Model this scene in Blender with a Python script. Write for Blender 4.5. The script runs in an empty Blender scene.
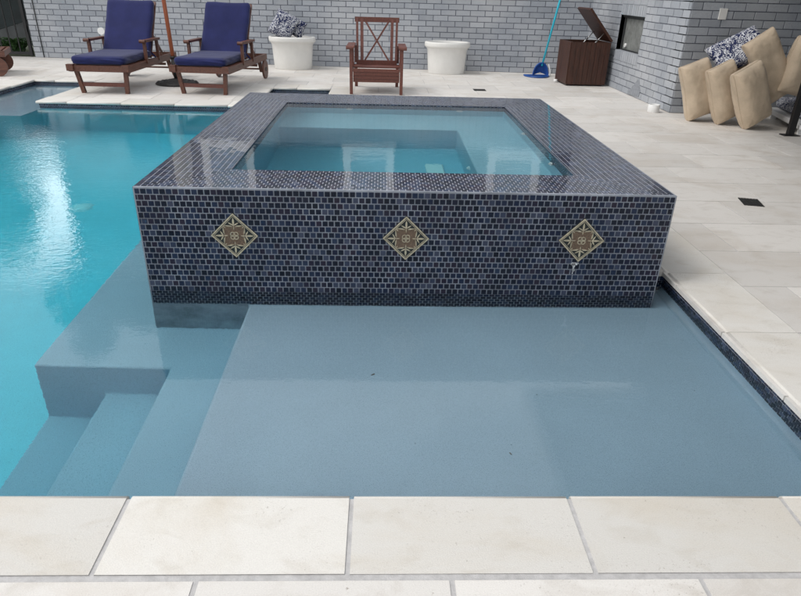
import bpy, bmesh, math, random
from mathutils import Vector, Matrix
random.seed(11)
S = bpy.context.scene
COL = S.collection
PI = math.pi

# ------------------------------------------------------------------ mesh helpers
class MB:
    """collects faces (with uv in metres and a random tint) and builds ONE mesh object"""
    def __init__(s): s.v=[]; s.f=[]; s.t=[]; s.uv=[]; s.sm=[]
    def face(s, pts, tint=(0.5,0.5,0.5), uv=None, smooth=False):
        b=len(s.v); s.v+= [tuple(p) for p in pts]; s.f.append(tuple(range(b,b+len(pts))))
        s.t.append(tint); s.uv.append(uv if uv else [(p[0],p[1]) for p in pts]); s.sm.append(smooth)
    def box(s, lo, hi, M=None, tint=(0.5,0.5,0.5)):
        x0,y0,z0=lo; x1,y1,z1=hi
        P=[Vector(p) for p in ((x0,y0,z0),(x1,y0,z0),(x1,y1,z0),(x0,y1,z0),(x0,y0,z1),(x1,y0,z1),(x1,y1,z1),(x0,y1,z1))]
        if M is not None: P=[M@p for p in P]
        for q in ((3,2,1,0),(4,5,6,7),(0,1,5,4),(1,2,6,5),(2,3,7,6),(3,0,4,7)):
            s.face([P[i] for i in q], tint)
    def bar(s, a, b, w, h, up=(0,0,1)):
        a=Vector(a); b=Vector(b); d=(b-a); L=d.length; d.normalize(); u=Vector(up)
        if abs(d.dot(u))>.97: u=Vector((0,1,0))
        r=d.cross(u).normalized(); u=r.cross(d)
        M=Matrix((( r[0],d[0],u[0],a[0]),(r[1],d[1],u[1],a[1]),(r[2],d[2],u[2],a[2]),(0,0,0,1)))
        s.box((-w/2,0,-h/2),(w/2,L,h/2),M)
    def tube(s, pts, r, n=12, caps=True):
        pts=[Vector(p) for p in pts]; rings=[]
        rs = r if isinstance(r,(list,tuple)) else [r]*len(pts)
        for i,p in enumerate(pts):
            d=(pts[min(i+1,len(pts)-1)]-pts[max(i-1,0)]).normalized()
            u=Vector((0,0,1)) if abs(d.z)<.95 else Vector((0,1,0))
            a=d.cross(u).normalized(); b=d.cross(a)
            rings.append([p+(a*math.cos(2*PI*k/n)+b*math.sin(2*PI*k/n))*rs[i] for k in range(n)])
        for i in range(len(rings)-1):
            for k in range(n):
                s.face([rings[i][k],rings[i+1][k],rings[i+1][(k+1)%n],rings[i][(k+1)%n]],smooth=True)
        if caps:
            s.face(rings[0]); s.face(rings[-1][::-1])
    def lathe(s, prof, c=(0,0,0), n=32, sx=1, sy=1, a0=0, a1=2*PI):
        R=[]
        for r,z in prof:
            R.append([(c[0]+sx*r*math.cos(a0+(a1-a0)*k/n),c[1]+sy*r*math.sin(a0+(a1-a0)*k/n),c[2]+z) for k in range(n+1)])
        for i in range(len(R)-1):
            for k in range(n): s.face([R[i][k],R[i][k+1],R[i+1][k+1],R[i+1][k]],smooth=True)
    def build(s, name, m, parent=None, weld=True, bevel=0, seg=2, loc=None):
        me=bpy.data.meshes.new(name); me.from_pydata(s.v,[],s.f); me.update()
        me.uv_layers.new(name='UVMap'); me.color_attributes.new('tint','FLOAT_COLOR','CORNER')
        uvs=[c for fi,f in enumerate(s.f) for k in range(len(f)) for c in s.uv[fi][k]]
        cols=[c for fi,f in enumerate(s.f) for k in range(len(f)) for c in (*s.t[fi],1.0)]
        me.uv_layers['UVMap'].data.foreach_set('uv',uvs)
        me.color_attributes['tint'].data.foreach_set('color',cols)
        me.polygons.foreach_set('use_smooth',s.sm)
        if weld:
            bm=bmesh.new(); bm.from_mesh(me); bmesh.ops.remove_doubles(bm,verts=bm.verts,dist=1e-5)
            bmesh.ops.recalc_face_normals(bm,faces=bm.faces) if weld=='n' else None
            if bevel:
                es=[e for e in bm.edges if len(e.link_faces)==2 and e.calc_face_angle(0)>.5 and e.calc_length()>bevel*1.5]
                bmesh.ops.bevel(bm,geom=es,offset=bevel,segments=seg,affect='EDGES',profile=.5,clamp_overlap=True)
            bm.to_mesh(me); bm.free()
        me.materials.append(m)
        o=bpy.data.objects.new(name,me); COL.objects.link(o)
        if parent: o.parent=parent
        if loc: o.location=loc
        return o

def rnd(): return (random.random(),random.random(),random.random())
def tag(o,label=None,cat=None,group=None,kind=None):
    if label: o['label']=label
    if cat: o['category']=cat
    if group: o['group']=group
    if kind: o['kind']=kind
    return o
def thing(name,label,cat,loc=(0,0,0),rz=0,group=None):
    o=bpy.data.objects.new(name,None); COL.objects.link(o); o.location=loc; o.rotation_euler=(0,0,rz)
    o.empty_display_size=.1
    return tag(o,label,cat,group)
def copy_tree(o,parent=None):
    c=o.copy(); COL.objects.link(c)
    if parent: c.parent=parent
    for ch in list(o.children): copy_tree(ch,c)
    return c

def clip(poly,hp):           # hp: list of (a,b,c) keeps a*u+b*v<=c
    for a,b,c in hp:
        out=[]
        for i in range(len(poly)):
            p=poly[i]; q=poly[(i+1)%len(poly)]
            dp=a*p[0]+b*p[1]-c; dq=a*q[0]+b*q[1]-c
            if dp<=0: out.append(p)
            if (dp<0<dq) or (dq<0<dp):
                t=dp/(dp-dq); out.append((p[0]+(q[0]-p[0])*t,p[1]+(q[1]-p[1])*t))
        poly=out
        if len(poly)<3: return []
    return poly
def area(p): return .5*sum(p[i][0]*p[(i+1)%len(p)][1]-p[(i+1)%len(p)][0]*p[i][1] for i in range(len(p)))
def rect_hp(u0,u1,v0,v1): return [(-1,0,-u0),(1,0,u1),(0,-1,-v0),(0,1,v1)]
def prism(mb,O,U,V,N,poly,h,inset,tint,tilt=0,base=0):
    """raised tile: polygon in (u,v), side walls and slightly smaller top"""
    if len(poly)<3 or area(poly)<2e-6: return
    cx=sum(p[0] for p in poly)/len(poly); cy=sum(p[1] for p in poly)/len(poly)
    n=len(poly); lo=[];hi=[]
    ta=random.uniform(-tilt,tilt); tb=random.uniform(-tilt,tilt)
    for u,v in poly:
        lo.append(O+U*u+V*v+N*base)
        d=math.hypot(u-cx,v-cy); k=max(.5,1-inset/max(d,1e-6))
        uu=cx+(u-cx)*k; vv=cy+(v-cy)*k
        hi.append(O+U*uu+V*vv+N*(h+(u-cx)*ta+(v-cy)*tb))
    fl=U.cross(V).dot(N)<0; q=[(p[0],p[1]) for p in poly]
    mb.face(hi[::-1] if fl else hi,tint,q[::-1] if fl else q)
    for i in range(n):
        j=(i+1)%n; f=[lo[i],lo[j],hi[j],hi[i]]; g=[poly[i],poly[j],poly[j],poly[i]]
        mb.face(f[::-1] if fl else f,tint,g[::-1] if fl else g)
def sub_rects(R,holes):
    """rect minus rects -> rects"""
    out=[R]
    for h in holes:
        nx=[]
        for r in out:
            x0,x1,y0,y1=r; a0,a1,b0,b1=h
            if a1<=x0+1e-6 or a0>=x1-1e-6 or b1<=y0+1e-6 or b0>=y1-1e-6: nx.append(r); continue
            if a0>x0: nx.append((x0,a0,y0,y1))
            if a1<x1: nx.append((a1,x1,y0,y1))
            m0,m1=max(x0,a0),min(x1,a1)
            if b0>y0: nx.append((m0,m1,y0,b0))
            if b1<y1: nx.append((m0,m1,b1,y1))
        out=nx
    return [r for r in out if r[1]-r[0]>.004 and r[3]-r[2]>.004]
def bond(mb,O,U,V,N,u0,u1,v0,v1,pu,pv,gap,h,inset,holes=(),hp=None,tilt=0,jit=0,off=.5,base=0,uo=0,vo=0,tintf=None):
    nv0=int(math.floor((v0-vo)/pv))-1; nv1=int(math.ceil((v1-vo)/pv))+1
    nu0=int(math.floor((u0-uo)/pu))-1; nu1=int(math.ceil((u1-uo)/pu))+2
    for j in range(nv0,nv1):
        for i in range(nu0,nu1):
            a=uo+(i+(off if j%2 else 0))*pu; b=vo+j*pv
            if a>u1 or a+pu<u0 or b>v1 or b+pv<v0: continue
            t=tintf() if tintf else rnd()
            g=gap/2
            j1=[random.uniform(-jit,jit) for _ in range(4)]
            R=(max(a+g+j1[0],u0),min(a+pu-g+j1[1],u1),max(b+g+j1[2],v0),min(b+pv-g+j1[3],v1))
            if R[1]-R[0]<.004 or R[3]-R[2]<.004: continue
            for r in (sub_rects(R,holes) if holes else [R]):
                p=[(r[0],r[2]),(r[1],r[2]),(r[1],r[3]),(r[0],r[3])]
                if hp: p=clip(p,hp)
                prism(mb,O,U,V,N,p,h+random.uniform(-jit,jit)*.5,inset,t,tilt,base)
X=Vector((1,0,0)); Y=Vector((0,1,0)); Z=Vector((0,0,1))

def rbox(name,size,r,m,parent,M=None,seg=4,sub=0,wr=0,seed=0,puff=0,smooth=True):
    """rounded, optionally puffed and wrinkled box"""
    bm=bmesh.new(); bmesh.ops.create_cube(bm,size=1)
    for v in bm.verts: v.co=Vector((v.co.x*size[0],v.co.y*size[1],v.co.z*size[2]))
    if sub:
        bmesh.ops.subdivide_edges(bm,edges=bm.edges[:],cuts=sub,use_grid_fill=True)
        hx,hy,hz=[s/2 for s in size]
        from mathutils import noise
        for v in bm.verts:
            c=v.co
            # round the box: clamp to inner box then push out
            ix=max(-hx+r,min(hx-r,c.x)); iy=max(-hy+r,min(hy-r,c.y)); iz=max(-hz+r,min(hz-r,c.z))
            d=Vector((c.x-ix,c.y-iy,c.z-iz))
            if d.length>1e-6: c=Vector((ix,iy,iz))+d.normalized()*r
            if puff:
                ax,ay,az=abs(c.x/hx),abs(c.y/hy),abs(c.z/hz)
                k=1-puff*(1-(1-min(1,ax)**3)*(1-min(1,az)**3)) if size[1]==min(size) else 1-puff*(1-(1-min(1,ax)**3)*(1-min(1,ay)**3))
                if size[1]==min(size): c.y*=k
                else: c.z*=k
            if wr:
                q=Vector((c.x*5+seed,c.y*5,c.z*9)); w=noise.noise(q)
                q2=Vector((c.x*4+seed*2,c.y*6,c.z*26)); w2=abs(noise.noise(q2))
                n=c.normalized()
                c=c+n*(w*wr-w2*wr*1.1)
            v.co=c
    else:
        bmesh.ops.bevel(bm,geom=bm.edges[:],offset=r,segments=seg,affect='EDGES',profile=.5)
    if smooth:
        for f in bm.faces: f.smooth=True
    me=bpy.data.meshes.new(name); 
    if M is not None: bmesh.ops.transform(bm,matrix=M,verts=bm.verts)
    bm.to_mesh(me); bm.free(); me.materials.append(m)
    o=bpy.data.objects.new(name,me); COL.objects.link(o)
    if parent: o.parent=parent
    return o

# ------------------------------------------------------------------ materials
def newmat(name):
    m=bpy.data.materials.new(name); m.use_nodes=True; nt=m.node_tree; nt.nodes.clear()
    o=nt.nodes.new('ShaderNodeOutputMaterial'); b=nt.nodes.new('ShaderNodeBsdfPrincipled')
    nt.links.new(b.outputs[0],o.inputs[0]); return m,nt,b,o
def nd(nt,t,**k):
    n=nt.nodes.new(t)
    for a,v in k.items():
        if a.startswith('i_'):
            key=a[2:].replace('_',' '); n.inputs[key].default_value=v
        else: setattr(n,a,v)
    return n
def ramp(nt,src,stops,interp='LINEAR'):
    r=nt.nodes.new('ShaderNodeValToRGB'); e=r.color_ramp.elements; r.color_ramp.interpolation=interp
    while len(e)<len(stops): e.new(.5)
    for i,(p,c) in enumerate(stops):
        e[i].position=p; e[i].color=(c[0],c[1],c[2],1) if len(c)==3 else c
    nt.links.new(src,r.inputs[0]); return r.outputs[0]
def noise_(nt,scale,detail=4,rough=.55,coord=None,stretch=None,dist=0):
    n=nd(nt,'ShaderNodeTexNoise'); n.inputs['Scale'].default_value=scale; n.inputs['Detail'].default_value=detail
    n.inputs['Roughness'].default_value=rough; n.inputs['Distortion'].default_value=dist
    if coord is None: coord=nd(nt,'ShaderNodeTexCoord').outputs['Object']
    if stretch:
        mp=nd(nt,'ShaderNodeMapping'); mp.inputs['Scale'].default_value=stretch; nt.links.new(coord,mp.inputs[0]); coord=mp.outputs[0]
    nt.links.new(coord,n.inputs[0]); return n.outputs[0]
def mix(nt,a,b,fac,mode='MIX'):
    m=nd(nt,'ShaderNodeMix',data_type='RGBA',blend_type=mode)
    for s,v in ((6,a),(7,b),(0,fac)):
        if isinstance(v,(int,float)): m.inputs[s].default_value=v
        elif isinstance(v,(tuple,list)): m.inputs[s].default_value=(v[0],v[1],v[2],1)
        else: nt.links.new(v,m.inputs[s])
    return m.outputs[2]
def math_(nt,op,a,b=0.0,clampv=False):
    m=nd(nt,'ShaderNodeMath',operation=op,use_clamp=clampv)
    for i,v in ((0,a),(1,b)):
        if isinstance(v,(int,float)): m.inputs[i].default_value=v
        else: nt.links.new(v,m.inputs[i])
    return m.outputs[0]
def bump(nt,b,h,strength,dist=.01):
    n=nd(nt,'ShaderNodeBump'); n.inputs['Strength'].default_value=strength; n.inputs['Distance'].default_value=dist
    nt.links.new(h,n.inputs['Height']); nt.links.new(n.outputs[0],b.inputs['Normal']); return n
def tintsep(nt):
    a=nd(nt,'ShaderNodeAttribute',attribute_name='tint'); s=nd(nt,'ShaderNodeSeparateColor'); nt.links.new(a.outputs['Color'],s.inputs[0]); return s.outputs
def simple(name,c,rough=.5,var=.15,scale=8,bmp=0,bscale=60,metal=0,stretch=None,spec=.5):
    m,nt,b,o=newmat(name)
    n=noise_(nt,scale,5,.6,stretch=stretch)
    col=ramp(nt,n,[(.3,[x*(1-var) for x in c]),(.7,[min(1,x*(1+var)) for x in c])])
    nt.links.new(col,b.inputs['Base Color']); b.inputs['Roughness'].default_value=rough; b.inputs['Metallic'].default_value=metal
    b.inputs['Specular IOR Level'].default_value=spec
    if bmp: bump(nt,b,noise_(nt,bscale,4,.6,stretch=stretch),bmp,.004)
    return m

# mosaic tile: dark navy glazed glass, tint per tile
def mat_tile(name,rough,coat=0,lift=1.0,spec=.5):
    m,nt,b,o=newmat(name); t=tintsep(nt)
    L=lambda c:[x*lift for x in c]
    c1=ramp(nt,t[0],[(0,L((.006,.010,.022))),(.35,L((.010,.017,.040))),(.55,L((.034,.026,.050))),(.68,L((.012,.022,.06))),(.85,L((.026,.046,.10))),(1,L((.085,.10,.16)))])
    n=noise_(nt,180,3,.6); c2=ramp(nt,n,[(.42,(0,0,0)),(.75,(1,1,1))])
    col=mix(nt,c1,tuple(L((.075,.085,.12))),math_(nt,'MULTIPLY',c2,.35))
    n2=noise_(nt,700,2,.5); sp=ramp(nt,n2,[(.62,(0,0,0)),(.72,(1,1,1))])
    col=mix(nt,col,(.10,.13,.2),math_(nt,'MULTIPLY',sp,.3))
    nt.links.new(col,b.inputs['Base Color'])
    r=math_(nt,'MULTIPLY_ADD',t[1],.15); nt.nodes[-1].inputs[2].default_value=rough
    nt.links.new(r,b.inputs['Roughness']); b.inputs['Coat Weight'].default_value=coat; b.inputs['Coat Roughness'].default_value=.02; b.inputs['Specular IOR Level'].default_value=spec
    bump(nt,b,noise_(nt,90,2,.5),.12,.002); return m
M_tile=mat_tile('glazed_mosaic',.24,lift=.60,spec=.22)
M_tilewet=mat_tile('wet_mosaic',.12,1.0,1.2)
M_tilesub=mat_tile('pool_band_mosaic',.12)
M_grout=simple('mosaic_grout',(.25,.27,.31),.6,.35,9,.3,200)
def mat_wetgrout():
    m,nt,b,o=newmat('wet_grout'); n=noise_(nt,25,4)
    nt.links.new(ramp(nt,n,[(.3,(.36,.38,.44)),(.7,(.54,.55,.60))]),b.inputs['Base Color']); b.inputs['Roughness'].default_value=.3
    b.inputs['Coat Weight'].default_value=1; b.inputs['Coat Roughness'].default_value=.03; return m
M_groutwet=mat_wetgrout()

def mat_plaster(name,c):
    m,nt,b,o=newmat(name)
    n=noise_(nt,2.2,4,.6); base=ramp(nt,n,[(.3,[x*.95 for x in c]),(.72,[x*1.04 for x in c])])
    sp=noise_(nt,340,3,.65); k=ramp(nt,sp,[(.36,(.64,.65,.67)),(.5,(1,1,1)),(.66,(1.0,1.0,1.0))])
    col=mix(nt,base,k,.8,'MULTIPLY')
    sp2=noise_(nt,90,2,.6); col=mix(nt,col,[min(1,x*1.5) for x in c],math_(nt,'MULTIPLY',ramp(nt,sp2,[(.58,(0,0,0)),(.7,(1,1,1))]),.08))
    v=nd(nt,'ShaderNodeTexVoronoi'); v.inputs['Scale'].default_value=7; nt.links.new(nd(nt,'ShaderNodeTexCoord').outputs['Object'],v.inputs['Vector'])
    dots=ramp(nt,v.outputs['Distance'],[(.012,(1,1,1)),(.03,(0,0,0))])
    col=mix(nt,col,(.03,.04,.05),math_(nt,'MULTIPLY',dots,.7))
    nt.links.new(col,b.inputs['Base Color']); b.inputs['Roughness'].default_value=.75
    bump(nt,b,sp,.3,.003); return m
M_plaster=mat_plaster('pebble_plaster',(.34,.445,.545))
M_deeplit=mat_plaster('deep_lit_plaster',(.30,.66,.73))  # plaster tinted brighter, in place of light scattered in deep water
M_spaplaster=mat_plaster('spa_plaster',(.36,.56,.66))

def mat_water(name,amp,mask):
    m=bpy.data.materials.new(name); m.use_nodes=True; nt=m.node_tree; nt.nodes.clear()
    o=nt.nodes.new('ShaderNodeOutputMaterial'); g=nd(nt,'ShaderNodeBsdfGlass'); g.inputs['IOR'].default_value=1.333; g.inputs['Roughness'].default_value=0
    nt.links.new(g.outputs[0],o.inputs[0])
    v=nd(nt,'ShaderNodeVolumeAbsorption'); v.inputs['Color'].default_value=(.16,.90,.97,1); v.inputs['Density'].default_value=.52
    nt.links.new(v.outputs[0],o.inputs['Volume'])
    co=nd(nt,'ShaderNodeTexCoord').outputs['Object']
    n1=noise_(nt,2.2,2,.5,co,(1,1.4,1),.4); n2=noise_(nt,11,3,.55,co,(1,1.7,1),.7); n3=noise_(nt,34,2,.5,co,(1,1.5,1))
    h=math_(nt,'ADD',math_(nt,'MULTIPLY',n1,amp[0]),math_(nt,'ADD',math_(nt,'MULTIPLY',n2,amp[1]),math_(nt,'MULTIPLY',n3,amp[2])))
    if mask:   # calmer over the shelf, livelier towards the open pool
        sx=nd(nt,'ShaderNodeSeparateXYZ'); nt.links.new(co,sx.inputs[0])
        mr=nd(nt,'ShaderNodeMapRange'); mr.inputs['From Min'].default_value=-2.1; mr.inputs['From Max'].default_value=-2.9
        mr.inputs['To Min'].default_value=.075; mr.inputs['To Max'].default_value=1.0; nt.links.new(sx.outputs[0],mr.inputs[0])
        my=nd(nt,'ShaderNodeMapRange'); my.inputs['From Min'].default_value=2.45; my.inputs['From Max'].default_value=3.0; nt.links.new(sx.outputs[1],my.inputs[0])
        my.inputs['To Max'].default_value=.30
        mf=nd(nt,'ShaderNodeMapRange'); mf.inputs['From Min'].default_value=5.0; mf.inputs['From Max'].default_value=6.8; mf.inputs['To Min'].default_value=1; mf.inputs['To Max'].default_value=.22; nt.links.new(sx.outputs[1],mf.inputs[0])
        h=math_(nt,'MULTIPLY',h,math_(nt,'MULTIPLY',mf.outputs[0],math_(nt,'MAXIMUM',mr.outputs[0],my.outputs[0])))
    b=nd(nt,'ShaderNodeBump'); b.inputs['Strength'].default_value=1; b.inputs['Distance'].default_value=1.0
    nt.links.new(h,b.inputs['Height']); nt.links.new(b.outputs[0],g.inputs['Normal']); return m
M_water=mat_water('pool_water',(.0016,.0042,.0022),True)
M_spawater=mat_water('spa_water',(.0015,.0005,.0001),False)

def mat_trav(name,warm,dark,stain=.5):
    m,nt,b,o=newmat(name); t=tintsep(nt)
    base=ramp(nt,t[0],[(0,[x*.88 for x in warm]),(.5,warm),(1,[min(1,x*1.05) for x in warm])])
    n=noise_(nt,1.6,6,.62,stretch=(1,1.5,1),dist=.8); base=mix(nt,base,dark,math_(nt,'MULTIPLY',ramp(nt,n,[(.48,(0,0,0)),(.72,(1,1,1))]),stain))
    n4=noise_(nt,7,5,.6,stretch=(1,1.8,1),dist=.6); base=mix(nt,base,[x*.82 for x in dark],math_(nt,'MULTIPLY',ramp(nt,n4,[(.52,(0,0,0)),(.7,(1,1,1))]),stain*.5))
    n2=noise_(nt,55,4,.7); pit=ramp(nt,n2,[(.27,(1,1,1)),(.33,(0,0,0))])
    base=mix(nt,base,(.28,.24,.2),math_(nt,'MULTIPLY',pit,.8))
    cm=ramp(nt,noise_(nt,4.5,3,.6),[(.50,(0,0,0)),(.66,(1,1,1))]); pb=ramp(nt,noise_(nt,120,3,.75),[(.34,(1,1,1)),(.40,(0,0,0))])
    pit=mix(nt,pit,mix(nt,(0,0,0),pb,cm),1,'ADD'); base=mix(nt,base,(.34,.31,.27),math_(nt,'MULTIPLY',mix(nt,(0,0,0),pb,cm),.7))
    n3=noise_(nt,300,3,.6); base=mix(nt,base,ramp(nt,n3,[(.3,(.86,.86,.86)),(.7,(1.08,1.08,1.08))]),.6,'MULTIPLY')
    nt.links.new(base,b.inputs['Base Color']); b.inputs['Roughness'].default_value=.62; b.inputs['Specular IOR Level'].default_value=.35
    hh=math_(nt,'SUBTRACT',n3,math_(nt,'MULTIPLY',pit,2.0)); bump(nt,b,hh,.25,.003); return m
M_trav=mat_trav('travertine_paver',(.69,.665,.63),(.52,.465,.40),.65)
M_coping=mat_trav('travertine_coping',(.66,.64,.60),(.56,.50,.41),.55)
M_joint=simple('paver_joint',(.47,.46,.455),.85,.15,40,.4,300)

def mat_brick():
    m,nt,b,o=newmat('painted_brick'); t=tintsep(nt)
    base=ramp(nt,t[0],[(0,(.275,.297,.328)),(.5,(.325,.348,.382)),(1,(.375,.397,.43))])
    n=noise_(nt,60,5,.7); base=mix(nt,base,(.22,.24,.28),math_(nt,'MULTIPLY',ramp(nt,n,[(.45,(0,0,0)),(.75,(1,1,1))]),.5))
    n2=noise_(nt,.9,4,.6); base=mix(nt,base,(.56,.56,.56),math_(nt,'MULTIPLY',ramp(nt,n2,[(.42,(0,0,0)),(.7,(1,1,1))]),.45))
    nt.links.new(base,b.inputs['Base Color']); b.inputs['Roughness'].default_value=.8
    bump(nt,b,noise_(nt,120,4,.7),.5,.004); return m
M_brick=mat_brick()
M_mortar=simple('dark_mortar',(.15,.16,.19),.9,.25,25,.4,200)
def mat_wood(name,c,c2,st=(14,1.2,14),rough=.45):
    m,nt,b,o=newmat(name); n=noise_(nt,3.5,6,.65,stretch=st,dist=.6)
    nt.links.new(ramp(nt,n,[(.3,c),(.7,c2)]),b.inputs['Base Color']); b.inputs['Roughness'].default_value=rough
    bump(nt,b,n,.25,.003); return m
M_wood=mat_wood('oiled_hardwood',(.060,.020,.012),(.16,.062,.038))
M_wood2=mat_wood('red_hardwood',(.085,.026,.018),(.17,.055,.038))
M_pole=mat_wood('orange_pole_wood',(.42,.11,.05),(.55,.18,.09),(14,14,1.2),.35)
M_boxwood=mat_wood('dark_box_wood',(.022,.008,.004),(.075,.025,.013),(12,12,1.5),.5)
def mat_fabric(name,c,sc=900,bs=.35):
    m,nt,b,o=newmat(name); n=noise_(nt,5,4,.6); w=noise_(nt,sc,2,.5)
    col=ramp(nt,n,[(.3,[x*.82 for x in c]),(.7,[min(1,x*1.15) for x in c])]); col=mix(nt,col,ramp(nt,w,[(.3,(.75,.75,.75)),(.7,(1.15,1.15,1.15))]),.5,'MULTIPLY')
    nt.links.new(col,b.inputs['Base Color']); b.inputs['Roughness'].default_value=.9; b.inputs['Specular IOR Level'].default_value=.2
    b.inputs['Sheen Weight'].default_value=.15
    bump(nt,b,w,bs,.001)
    return m
M_navy=mat_fabric('navy_canvas',(.017,.021,.088))
M_tan=mat_fabric('tan_canvas',(.52,.42,.31))
def mat_pattern():
    m,nt,b,o=newmat('navy_white_damask'); co=nd(nt,'ShaderNodeTexCoord').outputs['Object']
    n=noise_(nt,15,1.2,.5,co,dist=2.8)
    f=ramp(nt,n,[(.47,(.012,.02,.075)),(.50,(.60,.61,.64)),(.58,(.60,.61,.64)),(.60,(.012,.02,.075))])
    nt.links.new(f,b.inputs['Base Color']); b.inputs['Roughness'].default_value=.85; return m
M_pat=mat_pattern()
M_pot=simple('white_resin',(.72,.71,.68),.45,.05,6,.1,90)
M_white=simple('white_paint',(.75,.75,.74),.45,.05,6)
M_soil=simple('dark_soil',(.04,.03,.02),.9,.4,30,.5,60)
M_black=simple('black_metal',(.012,.012,.013),.35,.2,20,spec=.5)
M_iron=simple('cast_iron',(.035,.033,.032),.55,.3,25,.5,80,metal=.4)
M_rubber=simple('wheel_brown',(.10,.045,.028),.6,.3,14)
M_patch=simple('old_mortar',(.25,.265,.29),.9,.2,30,.3,200)
M_grey=simple('grey_metal',(.24,.25,.24),.5,.3,12,.2,60,metal=.3)
M_steel=simple('steel',(.5,.5,.5),.3,.1,10,metal=.9)
M_blue=simple('blue_plastic',(.012,.075,.30),.4,.25,20)
M_cyan=simple('teal_pole_paint',(.03,.46,.60),.35,.1,8)
M_glass=simple('window_glass',(.13,.22,.28),.04,.2,3,spec=1.0)
M_screen=simple('dark_screen',(.03,.032,.033),.7,.2,30)
M_leaf=simple('fern_leaf',(.035,.085,.022),.6,.5,9)
M_crown=simple('tree_leaf',(.045,.085,.03),.6,.5,3)
M_bark=simple('bark',(.10,.075,.055),.9,.4,20,.8,30)
M_board=simple('dark_boarding',(.030,.028,.032),.7,.3,9)
M_siding=simple('grey_siding',(.17,.18,.19),.75,.2,4,.2,40)
M_tarp=simple('dark_green_tarp',(.012,.022,.024),.6,.4,5)
M_roof=simple('roof_shingle',(.07,.065,.06),.9,.4,20,.5,60)
M_ceiling=simple('porch_ceiling_paint',(.06,.052,.045),.7,.08,3)
M_cream=simple('cream_glaze',(.42,.375,.27),.4,.35,90)
M_bronze=simple('brown_glaze',(.13,.085,.055),.35,.45,130,.3,200)
M_medbase=simple('dark_glaze',(.022,.026,.026),.25,.5,140)
M_lime=simple('lime_scale',(.68,.70,.72),.8,.2,60)
M_ground=simple('lawn_soil',(.07,.085,.045),.95,.4,3,.6,40)

# ------------------------------------------------------------------ key dimensions (metres)
CAM_H=1.2735
ZW=-.060                       # pool water level
SX0,SX1,SY0,SY1,SZ=-1.0958,1.3574,2.7154,5.4554,.451
IX0,IX1,IY0,IY1=-.730,.975,3.03,5.02
ZS=.444
NOSE=.03
# pool outline as rectangles (plaster wall to plaster wall)
PL,PR=-4.80,1.485
HOLES=[(PL,PR,1.295,2.9),(PL,SX1,2.9,5.46),(PL,-.66,5.46,7.49),(PL,-3.92,7.49,9.15),(-1.50,-.66,7.49,8.93)]
def in_pool(x,y): return any(a<x<b and c<y<d for a,b,c,d in HOLES)
def in_spa(x,y): return SX0<x<SX1 and SY0<y<SY1

# ------------------------------------------------------------------ world, sun, camera
w=bpy.data.worlds.new('World'); S.world=w; w.use_nodes=True; nt=w.node_tree; nt.nodes.clear()
sky=nd(nt,'ShaderNodeTexSky'); sky.sky_type='NISHITA'; sky.sun_disc=False
SUN_EL,SUN_AZ=math.radians(52),math.radians(-105)      # azimuth measured from +Y towards +X
sky.sun_elevation=SUN_EL; sky.sun_rotation=SUN_AZ; sky.air_density=1.0; sky.dust_density=4.0; sky.ozone_density=1.0
hs=nd(nt,'ShaderNodeHueSaturation'); hs.inputs['Saturation'].default_value=.42; hs.inputs['Value'].default_value=1.0
bg=nd(nt,'ShaderNodeBackground'); bg.inputs['Strength'].default_value=.15
ow=nd(nt,'ShaderNodeOutputWorld'); nt.links.new(sky.outputs[0],hs.inputs['Color']); tc=nd(nt,'ShaderNodeTexCoord'); cn=noise_(nt,2.2,5,.55,tc.outputs['Generated'],(1,1,2.2),.4)
cl=ramp(nt,cn,[(.30,(5.0,5.3,5.7)),(.52,(6.6,6.75,6.9)),(.72,(10,10,10))])
dp=nd(nt,'ShaderNodeVectorMath',operation='DOT_PRODUCT'); nt.links.new(tc.outputs['Generated'],dp.inputs[0])
ga,ge=math.radians(-29.5),math.radians(14.5); dp.inputs[1].default_value=(math.sin(ga)*math.cos(ge),math.cos(ga)*math.cos(ge),math.sin(ge))
gm=nd(nt,'ShaderNodeMapRange',interpolation_type='SMOOTHSTEP'); gm.inputs['From Min'].default_value=math.cos(math.radians(9)); gm.inputs['From Max'].default_value=math.cos(math.radians(4)); gm.inputs['To Max'].default_value=10
nt.links.new(dp.outputs['Value'],gm.inputs[0])
br=nd(nt,'ShaderNodeCombineColor'); [nt.links.new(gm.outputs[0],br.inputs[k]) for k in range(3)]     # glow added to the sky, low left, to brighten the pool's reflected patch
nt.links.new(mix(nt,mix(nt,hs.outputs[0],cl,.7),br.outputs[0],1,'ADD'),bg.inputs[0]); nt.links.new(bg.outputs[0],ow.inputs[0])
sl=bpy.data.lights.new('sun','SUN'); sl.energy=.8; sl.angle=math.radians(20); sl.color=(1,.965,.92)
so=bpy.data.objects.new('sun',sl); COL.objects.link(so)
sd=Vector((math.sin(SUN_AZ)*math.cos(SUN_EL),math.cos(SUN_AZ)*math.cos(SUN_EL),math.sin(SUN_EL)))
so.rotation_euler=sd.to_track_quat('Z','Y').to_euler(); so.location=(-4,4,9)
cd=bpy.data.cameras.new('camera'); co_=bpy.data.objects.new('camera',cd); COL.objects.link(co_); S.camera=co_
p_,y_,r_=.4642,.0393,.0286
F=Vector((math.sin(y_)*math.cos(p_),math.cos(y_)*math.cos(p_),-math.sin(p_))); rt=Vector((math.cos(y_),-math.sin(y_),0)); up=rt.cross(F)
R_=rt*math.cos(r_)+up*math.sin(r_); U_=-rt*math.sin(r_)+up*math.cos(r_)
co_.matrix_world=Matrix(((R_[0],U_[0],-F[0],0),(R_[1],U_[1],-F[1],0),(R_[2],U_[2],-F[2],CAM_H),(0,0,0,1)))
cd.sensor_width=36; cd.lens=621.214/801*36; cd.clip_start=.05; cd.clip_end=500
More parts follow.
